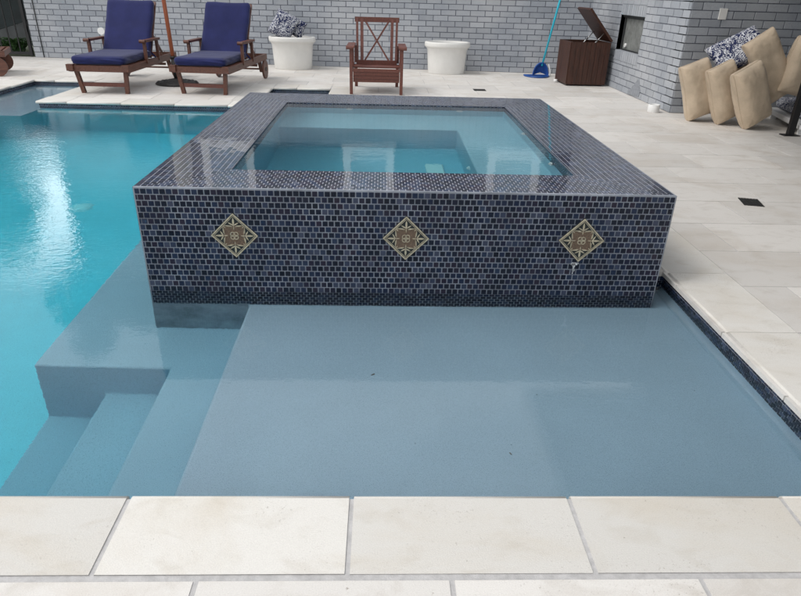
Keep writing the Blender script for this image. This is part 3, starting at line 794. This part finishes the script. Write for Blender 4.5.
prism(tp,Vector((0,12.7,0)),X,Z,-Y,[(-7.9,.12),(-6.28,.62),(-6.18,1.35),(-7.9,.95)],.02,.004,(.5,.5,.5),0,-.02)
tag(tp.build('tarp_screen',M_tarp),'dark green sheet slung at a slant behind the metal gate','tarp')
fn=thing('fern_plant','green bushy fern growing low behind the black gate','plant',(-6.62,12.28,0))
fb=MB(); random.seed(3)
for k in range(90):
    a=random.uniform(0,2*PI); L=random.uniform(.25,.5); n=6; pts=[]
    sx,sy=random.uniform(-.22,.10),random.uniform(-.08,.12)
    for i in range(n+1):
        t=i/n; pts.append(Vector((sx+math.cos(a)*L*.55*t,sy+math.sin(a)*L*.45*t,L*.95*(t*1.35-t*t*.75))))
    sd_=Vector((-math.sin(a),math.cos(a),0))
    for i in range(n):
        for sgn in (-1,1):
            w0=.055*math.sin(PI*(i+.5)/(n+.6))
            fb.face([pts[i],pts[i+1],pts[i+1]+sd_*w0*sgn+Vector((0,0,-.015))],smooth=False)
fb.build('fronds',M_leaf,fn,weld=False)
def tree(x,y,h,cr,cz,label,n=4200,seed=1):  # unseen trees, placed to bound the bright patch mirrored in the pool
    random.seed(seed); t=thing('added_tree',label,'tree',(x,y,0))
    tb=MB(); tb.tube([(0,0,0),(.05,.02,h*.3),(-.03,.05,h*.6),(0,0,h*.85)],[.14,.11,.07,.02],10)
    for k in range(6):
        a=k*1.1; tb.tube([(0,0,h*.35+k*.2),(math.cos(a)*cr*.4,math.sin(a)*cr*.4,h*.5+k*.22),(math.cos(a)*cr*.75,math.sin(a)*cr*.75,h*.6+k*.25)],[.05,.035,.012],6)
    tb.build('trunk',M_bark,t)
    cb=MB(); cl=[(random.uniform(-1,1)*cr*.7,random.uniform(-1,1)*cr*.7,cz+random.uniform(-1,1)*cr*.6,random.uniform(.3,.55)*cr) for _ in range(16)]
    for k in range(n):
        c=random.choice(cl); d=Vector((random.gauss(0,1),random.gauss(0,1),random.gauss(0,1))).normalized()*c[3]*random.uniform(.55,1)
        p=Vector(c[:3])+d; u=Vector((random.gauss(0,1),random.gauss(0,1),random.gauss(0,1))).normalized(); v=u.orthogonal().normalized(); s=random.uniform(.10,.17)
        cb.face([p-u*s,p+v*s*.5,p+u*s,p-v*s*.5],rnd())
    cb.build('crown',M_crown,t,weld=False)
tree(-6.7,15.2,6.0,1.6,6.3,'unseen leafy tree added beyond the gate to bound the bright pool reflection',seed=8)
tree(-8.05,12.6,4.6,1.35,3.0,'unseen dense tree added left of the gate to edge the bright pool reflection',seed=9)

# ------------------------------------------------------------------ loungers
def make_lounger(raised=True):
    t=thing('sun_lounger','','sun lounger')
    W2=.34
    f=MB()
    for s in (-1,1): f.box((s*W2-.018,0.03,.255),(s*W2+.018,1.87,.335))
    f.box((-W2-.02,-.005,.262),(W2+.02,.03,.332)); f.box((-W2+.02,1.84,.262),(W2-.02,1.87,.332)); f.box((-W2+.02,.90,.262),(W2-.02,.93,.312))
    f.box((-W2-.03,-.03,.27),(-W2+.05,.03,.345)); f.box((W2-.05,-.03,.27),(W2+.03,.03,.345))
    f.build('frame',M_wood,t,weld='n',bevel=0)
    sl=MB()
    for k in range(11): sl.box((-W2+.02,.06+k*.078,.318),(W2-.02,.06+k*.078+.055,.334))
    if not raised:
        for k in range(11): sl.box((-W2+.02,.96+k*.08,.318),(W2-.02,.96+k*.08+.055,.334))
    sl.build('slats',M_wood,t,weld=False)
    for s in (-1,1):
        l=MB(); l.bar((s*(W2-.04),.06,.30),(s*(W2-.075),.10,0),.045,.045,(0,1,0)); l.build('leg',M_wood,t)
        l=MB(); l.bar((s*(W2-.045),1.62,.30),(s*(W2-.045),1.74,.10),.04,.05,(0,1,0)); l.build('leg',M_wood,t)
        w_=MB(); c=(s*(W2+.012),1.74,.13)
        w_.tube([(c[0]-.014,c[1],c[2]),(c[0]+.014,c[1],c[2])],.13,24); wo=w_.build('wheel',M_wood,t)
        h=MB(); h.tube([(c[0]-.02,c[1],c[2]),(c[0]+.02,c[1],c[2])],.03,12); h.build('hub',M_iron,wo)
    st=MB(); st.bar((-W2+.07,.09,.105),(W2-.07,.09,.105),.03,.045); st.build('stretcher',M_wood2,t)
    ax=MB(); ax.tube([(-W2,1.74,.13),(W2,1.74,.13)],.012,8); ax.bar((-W2+.05,1.55,.20),(W2-.05,1.55,.20),.03,.03); ax.build('axle',M_wood,t)
    if raised:
        for s in (-1,1):
            a=MB(); a.box((s*(W2+.012)-.036,.60,.555),(s*(W2+.012)+.036,1.17,.580)); 
            a.tube([(s*(W2+.012)-.036,.60,.5675),(s*(W2+.012)+.036,.60,.5675)],.022,10)
            ao=a.build('armrest',M_wood,t,weld=False)
            for yy in (.66,1.12):
                p=MB(); p.bar((s*(W2+.012),yy,.30),(s*(W2+.012),yy,.556),.035,.04,(0,1,0)); p.build('arm_post',M_wood,ao)
        b0=Vector((0,.97,.34)); b1=Vector((0,1.44,1.0)); d=(b1-b0).normalized()
        bf=MB()
        for s in (-1,1): bf.bar(b0+X*s*.29,b1+X*s*.29,.035,.03)
        for k in range(8): c=b0+d*(.06+k*.10); bf.bar(c-X*.28,c+X*.28,.012,.06)
        bf.build('backrest',M_wood,t,weld=False)
        for s in (-1,1):
            sp=MB(); sp.bar(b0+X*s*.25+d*.42-Vector((0,0,.01)),Vector((s*.25,1.60,.33)),.025,.02)
            sp.build('back_prop',M_wood,t,weld=False)
        Ms=Matrix.Translation((0,.49,.388))
        rbox('seat_cushion',(.64,.98,.105),.045,M_navy,t,Ms,sub=18,wr=.016,seed=3)
        ang=math.atan2(b1.z-b0.z,b1.y-b0.y); nrm=Vector((0,-math.sin(ang),math.cos(ang)))
        c=b0+d*.385+nrm*.058
        Mc=Matrix.Translation(c)@Matrix.Rotation(ang,4,'X')
        rbox('back_cushion',(.625,.80,.095),.042,M_navy,t,Mc,sub=18,wr=.014,seed=9)
        for s in (-1,1):
            ti=MB(); ti.bar((s*.29,.99,.42),(s*.345,1.03,.34),.012,.02); ti.build('cushion_tie',M_navy,t,weld=False)
    return t
L1=make_lounger(); L1.location=(-3.405,8.02,0); L1.rotation_euler=(0,0,math.radians(-.8))
grp='wooden sun loungers on the pool deck'
tag(L1,'navy cushioned wooden lounger left of the parasol pole, arms and wheels','sun lounger',grp)
L2=copy_tree(L1); L2.location=(-2.225,8.12,0); L2.rotation_euler=(0,0,math.radians(-5))
tag(L2,'navy cushioned wooden lounger right of the parasol pole, beside the white planter','sun lounger',grp)
L3=make_lounger(False); L3.location=(-7.12,9.05,0); L3.rotation_euler=(0,0,math.radians(-68))
tag(L3,'wheeled wooden lounger without cushion, only its wheel end showing by the gate','sun lounger',grp)

# ------------------------------------------------------------------ parasol
pz=thing('parasol','closed parasol on an orange wooden pole between the two navy loungers','parasol',(-2.80,9.04,0))
b=MB(); b.lathe([(0,.0),(.275,0),(.285,.012),(.27,.028),(.235,.030),(.215,.042),(.13,.046),(.10,.062),(.045,.075),(0,.075)],(0,0,0),36)
for k in range(14):
    a=k*2*PI/14; b.lathe([(0,.014),(.022,.008),(.03,0)],(.245*math.cos(a),.245*math.sin(a),.026),8)
    b.lathe([(0,.012),(.016,.006),(.02,0)],(.165*math.cos(a+.2),.165*math.sin(a+.2),.042),8)
b.build('base',M_iron,pz)
b=MB(); b.tube([(0,0,.07),(-.012,0,.34)],.033,14); b.tube([(-.012,0,.33),(-.013,0,.36)],.038,14); b.build('base_tube',M_iron,pz)
b=MB(); b.tube([(-.012,0,.30),(-.10,.02,2.65)],.026,16); b.build('pole',M_pole,pz)
b=MB(); n=16; prev=None
for i in range(14):
    t=i/13; r=.05+.10*math.sin(PI*min(1,t*1.0))**.7*(1-.35*t)
    c=Vector((-.05-.045*t,.01+.01*t,1.45+1.15*t)); ring=[]
    for k in range(n*2):
        rr=r*(1 if k%2 else .72); a=2*PI*k/(2*n); ring.append(c+Vector((math.cos(a)*rr,math.sin(a)*rr,0)))
    if prev:
        for k in range(2*n): b.face([prev[k],prev[(k+1)%(2*n)],ring[(k+1)%(2*n)],ring[k]],smooth=True)
    prev=ring
b.build('canopy',mat_fabric('cream_canvas',(.62,.58,.50)),pz)

# white stand behind lounger
ws=thing('white_stand_disc','small white round disc on a short white stand behind the left lounger','garden ornament',(-4.33,10.55,0))
b=MB(); b.tube([(0,.015,0.01),(0,.015,.50)],.018,10); b.lathe([(0,.02),(.07,.015),(.08,0)],(0,.015,0),20); b.build('stand',M_white,ws)
b=MB(); b.tube([(0,-.015,.545),(0,.015,.545)],.052,24); b.build('disc',M_white,ws)

# ------------------------------------------------------------------ armchair
ch=thing('wooden_armchair','red brown slatted wooden armchair with crossed back, behind the spa','armchair',(-.062,8.5,0))
def hw(y,z): return .325
for s in (-1,1):
    l=MB(); l.box((s*.325-.02,-.02,0),(s*.325+.02,.035,.555)); l.build('leg',M_wood2,ch,bevel=.004)
    l=MB(); l.bar((s*.285,.60,.30),(s*.285,.75,0),.04,.05,(0,1,0)); l.build('leg',M_wood2,ch)
    a=MB(); a.box((s*.335-.05,-.06,.560),(s*.335+.05,.60,.585)); a.tube([(s*.335-.05,-.06,.5725),(s*.335+.05,-.06,.5725)],.022,10); a.build('armrest',M_wood2,ch,weld=False)
    a=MB(); a.box((s*.325-.018,.04,.26),(s*.325+.018,.66,.33)); a.build('side_rail',M_wood2,ch,bevel=.004)
    a=MB(); a.box((s*.325-.016,.48,.33),(s*.325+.016,.52,.56)); a.build('arm_post',M_wood2,ch)
ap=MB()
for k in range(4): ap.box((-.300,-.022+.012*(3-k),.150+k*.043),(.300,.002+.012*(3-k),.150+k*.043+.040))
ap.build('front_panel',M_wood2,ch,weld=False)
se=MB()
for k in range(8): se.box((-.300,.04+k*.068,.322-.004*k),(.300,.04+k*.068+.060,.338-.004*k))
se.build('seat',M_wood2,ch,weld=False)
bk=MB(); B0=Vector((0,.56,.32)); B1=Vector((0,.68,.895))
for s in (-1,1):
    bk.bar(B0+X*s*.262,B1+X*s*.270,.030,.028,(0,1,0)); bk.bar(B0+X*s*.200,B1+X*s*.205,.040,.024,(0,1,0))
bk.bar(B1+Vector((-.30,0,-.025)),B1+Vector((.30,0,-.025)),.03,.062); bk.bar(B0+Vector((-.27,0,.02)),B0+Vector((.27,0,.02)),.03,.055)
bk.build('backrest',M_wood2,ch,weld=False)
xb=MB(); D=Vector((0,-.004,0)); 
xb.bar(B0+X*-.165+Z*.04,B1+X*.155-Z*.05,.022,.034,(0,1,0)); xb.bar(B0+X*.165+Z*.04+Y*.006,B1+X*-.155-Z*.05+Y*.006,.022,.034,(0,1,0)); xb.build('cross_brace',M_wood2,ch,weld=False)
for s in (-1,1):
    pk=MB(); pk.bar((s*.29,.62,.33),(s*.29,.635,.55),.03,.05,(0,1,0)); pk.build('rear_post',M_wood2,ch,weld=False)

# ------------------------------------------------------------------ planters
def make_pot(w2,rim,h):
    t=thing('planter','','planter')
    b=MB(); r=w2
    prof=[(r*.80,0),(r*.81,.01),(r*.845,.20),(r*.875,.365),(r*.90,.375),(r*.90,.385),(r*.93,.40),(r*.99,.415),(r*1.0,.43),(r*1.0,.47),(r*.985,.485),(r*.90,.49),(r*.87,.48),(r*.85,.40)]
    prof=[(a,z*h/.49) for a,z in prof]
    b.lathe([(0.001,0)]+prof,(0,0,0),48,1,.72); b.build('pot',M_pot,t)
    s=MB(); s.lathe([(r*.86,.40*h/.49),(0.001,.41*h/.49)],(0,0,0),32,1,.72); s.build('soil',M_soil,t); return t
p1=make_pot(.385,0,.50); p1.location=(-1.475,11.13,0); p1.rotation_euler=(0,0,-.05)
tag(p1,'white oval planter against the brick wall with patterned cushions in it','planter','white planters against the back wall')
p2=copy_tree(p1); p2.location=(1.085,10.98,0); p2.scale=(.97,1,.98)
tag(p2,'white oval planter against the brick wall with nothing in it','planter')
def pillow_mesh(name,size,m,seed,wr,p=4.2,seam=.16,pinch=.03):
    from mathutils import noise
    w_,t_,h_=size; n=44; vs=[]; fs=[]
    for side in (1,-1):
        for j in range(n+1):
            for i in range(n+1):
                u=math.sin(PI/2*(2*i/n-1)); v=math.sin(PI/2*(2*j/n-1))
                px=u*w_/2*(1-pinch*(1-v*v)); pz=v*h_/2*(1-pinch*.6*(1-u*u))
                k=((1-abs(u)**p)*(1-abs(v)**p)); k=max(0,k)**.42
                th=t_/2*(seam*(1 if k>0 else 1)*(1-k)*(k>0)+k)
                # creases: run in from the long sides, and across the waist
                q=noise.noise(Vector((u*1.3+seed,v*6.5+seed*.7+side,seed))); c1=max(0,1-abs(q)*9)
                q2=noise.noise(Vector((u*2.2+seed*2+9,v*2.6+side*3,seed*.3))); 
                q3=noise.noise(Vector((u*7+seed,v*11,seed))); e=min(1,(abs(u)**2+abs(v)**3))
                th+=(-wr*1.0*c1*(.35+.65*e)+wr*.5*q2+wr*.2*q3*e)*(k**.5)
                sg=.010*math.sin(h_*0+seed+v*2.3)
                vs.append((px+sg,side*th,pz))
    N=n+1
    for sdx in (0,1):
        b=sdx*N*N
        for j in range(n):
            for i in range(n):
                f=(b+j*N+i,b+j*N+i+1,b+(j+1)*N+i+1,b+(j+1)*N+i)
                fs.append(f[::-1] if sdx==0 else f)
    me=bpy.data.meshes.new(name); me.from_pydata(vs,[],fs)
    bm=bmesh.new(); bm.from_mesh(me); bmesh.ops.remove_doubles(bm,verts=bm.verts,dist=2e-4); bmesh.ops.recalc_face_normals(bm,faces=bm.faces)
    for f in bm.faces: f.smooth=True
    bm.to_mesh(me); bm.free(); me.materials.append(m)
    o=bpy.data.objects.new(name,me); COL.objects.link(o)
    per=[]
    for a in range(96):
        t=a/96*4; q=int(t); f=-1+2*(t-q); u,v=((f,-1),(1,f),(-f,1),(-1,-f))[q]
        per.append((u*w_/2*(1-pinch*(1-v*v))+.010*math.sin(seed+v*2.3),0,v*h_/2*(1-pinch*.6*(1-u*u))))
    pb=MB(); pb.tube(per+[per[0],per[1]],.0055,8,caps=False); pb.build('piping',m,o)
    return o
def pillow(name,size,m,loc,rot,label,cat='cushion',wr=.012,seed=0,r=.07,puff=.35,grp=None):
    o=rbox(name,size,r,m,None,sub=18,wr=wr,seed=seed,puff=puff) if puff==0 else pillow_mesh(name,size,m,seed,wr)
    o.location=loc; o.rotation_euler=[math.radians(a) for a in rot]; return tag(o,label,cat,grp)
pillow('throw_pillow',(.36,.17,.40),M_pat,(-1.59,11.05,.665),(-14,27,6),'navy and white patterned pillow standing tilted in the left planter',r=.06)
pillow('throw_pillow',(.26,.13,.26),M_pat,(-1.40,11.19,.63),(-10,27,-6),'second navy and white pillow tucked behind the other in the planter',r=.06,seed=4)

# ------------------------------------------------------------------ storage box
bx=thing('storage_box','dark brown wooden deck box with lid propped open, by the niche','storage box',(2.79,9.76,0),math.radians(2.5))
bw,bd,bh=.60,.56,.615
b=MB(); t_=.025
b.box((0,0,.02),(bw,t_,bh)); b.box((0,bd-t_,.02),(bw,bd,bh)); b.box((0,t_,.02),(t_,bd-t_,bh)); b.box((bw-t_,t_,.02),(bw,bd-t_,bh)); b.box((t_,t_,.02),(bw-t_,bd-t_,.05))
b.build('body',M_boxwood,bx,weld=False)
bt=MB()
for k in range(8):
    x=.004+k*(bw-.008)/8; bt.box((x+.002,-.008,.03),(x+(bw-.008)/8-.002,-.0005,bh-.002))
    y=.004+k*(bd-.008)/8; bt.box((-.008,y+.002,.03),(-.0005,y+(bd-.008)/8-.002,bh-.002))
bt.build('slats',M_boxwood,bx,weld=False)
li=MB(); an=math.radians(48); Ml=Matrix.Translation((bw,0,bh+.012))@Matrix.Rotation(-(PI-an)+PI,4,'Y')@Matrix.Rotation(0,4,'X')
# lid hinged on the right side, leaning back over the box
li.box((-.58,-.012,-.012),(0,bd+.012,.014),Matrix.Translation((bw,0,bh+.014))@Matrix.Rotation(an,4,'Y'))
for k in range(7): li.box((-.58+k*.0825+.003,-.008,.0145),(-.58+(k+1)*.0825-.003,bd+.008,.021),Matrix.Translation((bw,0,bh+.014))@Matrix.Rotation(an,4,'Y'))
li.build('lid',M_boxwood,bx,weld=False)
for y in (.05,bd-.07):
    s=MB(); s.tube([(bw-.27,y,bh-.06),(bw-.11,y,bh+.13)],.007,8); s.tube([(bw-.27,y,bh-.06),(bw-.19,y,bh+.035)],.011,8); s.build('gas_strut',M_steel,bx)
s=MB(); s.tube([(.03,.015,.045),(.03,-.05,.03)],.02,10); 

# ------------------------------------------------------------------ leaf net leaning on the wall
ln=thing('leaf_net','blue leaf net on a turquoise pole leaning against the back wall','pool net',(2.60,10.80,0))
b=MB(); b.tube([(.06,.06,.16),(.50,.36,2.35)],.017,12); b.build('pole',M_cyan,ln)
hd=MB(); n=20
rim=[]
for i in range(n+1):
    a=PI*i/n; rim.append((-.02-.20*math.cos(a)*1.0,-.26*math.sin(a)+.06,.015+.0*math.sin(a)))
hd.tube(rim,.013,8); hd.tube([rim[0],rim[-1]],.013,8)
# upright scoop
rim2=[]
for i in range(n+1):
    a=PI*i/n; rim2.append((.05-.125*math.cos(a),.05,.02+.19*math.sin(a)))
hd.tube(rim2,.011,8); hd.build('net_frame',M_blue,ln,weld=False)
bg_=MB()
for i in range(n):
    c=(-.02,0.02,.012); bg_.face([rim[i],rim[i+1],(rim[i+1][0]*.6,rim[i+1][1]*.6,.006),(rim[i][0]*.6,rim[i][1]*.6,.006)])
    bg_.face([(rim[i][0]*.6,rim[i][1]*.6,.006),(rim[i+1][0]*.6,rim[i+1][1]*.6,.006),(-.02,.02,.005)])
    q0,q1=rim2[i],rim2[i+1]; m0=((q0[0]-.05)*.6+.05,.09,(q0[2]-.02)*.6+.03); m1=((q1[0]-.05)*.6+.05,.09,(q1[2]-.02)*.6+.03)
    bg_.face([q0,q1,m1,m0]); bg_.face([m0,m1,(.05,.10,.06)])
bg_.build('net_bag',M_blue,ln,weld=False)
b=MB(); b.tube([(.19,-.02,.02),(.20,.04,.10),(.17,.06,.19)],.008,8); b.build('handle_clip',M_white,ln)
sc=thing('plastic_cap','small white plastic cup lying on the deck beside the storage box','cap',(2.70,10.15,0))  # round white plastic cap, loose on the deck
b=MB(); b.tube([(0,0,.025),(.05,-.02,.025)],.024,14); b.build('shell',M_white,sc)

# white pipe stub
pt=thing('pipe_stub','short white round pipe stub on the deck at the wing wall corner','pipe',(3.285,7.63,0))
b=MB(); b.lathe([(.058,0),(.066,0),(.068,.004),(.068,.086),(.064,.09),(.056,.09),(.054,.085),(.054,.02),(0.001,.02)],(0,0,0),32); b.build('ring',M_white,pt)

# deck drains
def drain(cx,cy,w_,d_,rz,label):
    t=thing('deck_drain',label,'drain',(cx,cy,0),rz,'square drains set in the deck')
    b=MB(); b.box((-w_/2,-d_/2,-.004),(w_/2,d_/2,.0015)); b.build('plate',M_screen,t)
    g_=MB(); n=7
    for k in range(n): u=-w_/2+.006+(w_-.012)*k/(n-1); g_.box((u-.003,-d_/2,.0016),(u+.003,d_/2,.004))
    for k in range(n): u=-d_/2+.004+(d_-.008)*k/(n-1); g_.box((-w_/2,u-.002,.0042),(w_/2,u+.002,.0052))
    g_.build('grate',M_iron,t,weld=False)
drain(2.572,4.08,.13,.17,math.radians(-14),'dark square drain grate in the deck right of the spa')
drain(1.39,9.12,.17,.17,0,'small dark drain in the deck in front of the empty planter')

# ------------------------------------------------------------------ cushions by the porch wall
cg='tan outdoor cushions piled at the porch wall'
pillow('tan_cushion',(.32,.27,.60),M_tan,(3.525,7.14,.335),(-6,-20,8),'tan cushion standing at the left end of the pile, nearest the wall corner',seed=1,r=.075,puff=.12,grp=cg,wr=.009)
pillow('tan_cushion',(.30,.26,.60),M_tan,(3.735,6.96,.335),(-6,-24,12),'tan cushion standing second from the left, between two others',seed=6,r=.07,puff=.12,grp=cg,wr=.009)
pillow('tan_cushion',(.32,.28,.61),M_tan,(3.905,6.72,.345),(-6,-27,16),'tan cushion standing foremost in the pile, with a seam down its left side',seed=12,r=.07,puff=.12,grp=cg,wr=.009)
pillow('tan_cushion',(.30,.22,.50),M_tan,(3.93,7.20,.50),(-8,10,6),'tan cushion mostly hidden behind the others, under the patterned pillow',seed=15,r=.07,puff=.12,grp=cg)
pillow('tan_cushion',(.34,.26,.72),M_tan,(4.17,6.98,.60),(-8,-34,4),'tan cushion leaning high and tilted right of the patterned pillow',seed=18,r=.08,puff=.12,grp=cg,wr=.009)
pillow('tan_cushion',(.33,.24,.56),M_tan,(4.45,6.86,.62),(-6,12,0),'tan cushion at the right end of the pile, behind the black post',seed=23,r=.08,puff=.12,grp=cg,wr=.009)
pillow('patterned_pillow',(.52,.17,.36),M_pat,(3.87,7.14,.745),(-38,-30,-10),'navy and white patterned pillow lying slanted on top of the tan cushions',seed=2,r=.06,puff=.35)
lb=thing('low_bench','low white slab bench beside the cushion pile, partly out of frame','bench',(4.85,7.1,0),math.radians(-14))
b=MB(); b.box((-.36,-.85,.06),(.55,.30,.115)); b.build('bench_top',M_white,lb,bevel=.012)
for x,y in ((-.30,-.75),(-.30,.2),(.5,-.75),(.5,.2)):
    b=MB(); b.box((x-.03,y-.03,0),(x+.03,y+.03,.06)); b.build('leg',M_white,lb)
o=pillow('seat_pad',(.72,.95,.12),M_pat,(4.90,6.95,.178),(0,0,-14),'navy and white patterned pad lying on the low white bench',seed=2,r=.05,puff=0,wr=.004)

# black handrail post
hr=thing('handrail','black metal handrail post with square foot at the right edge of the deck','handrail',(4.235,6.40,0))
b=MB(); b.box((-.085,-.05,0),(.085,.05,.010)); b.build('foot_plate',M_black,hr,bevel=.003)
b=MB(); b.box((-.032,-.022,.010),(.032,.022,.90)); b.box((-.032,-.022,.90),(.95,.022,.945)); b.build('rail',M_black,hr,weld=False)
b=MB(); b.box((.92,-.022,.01),(.95,.022,.899)); b.build('rail_post',M_black,hr,weld=False)
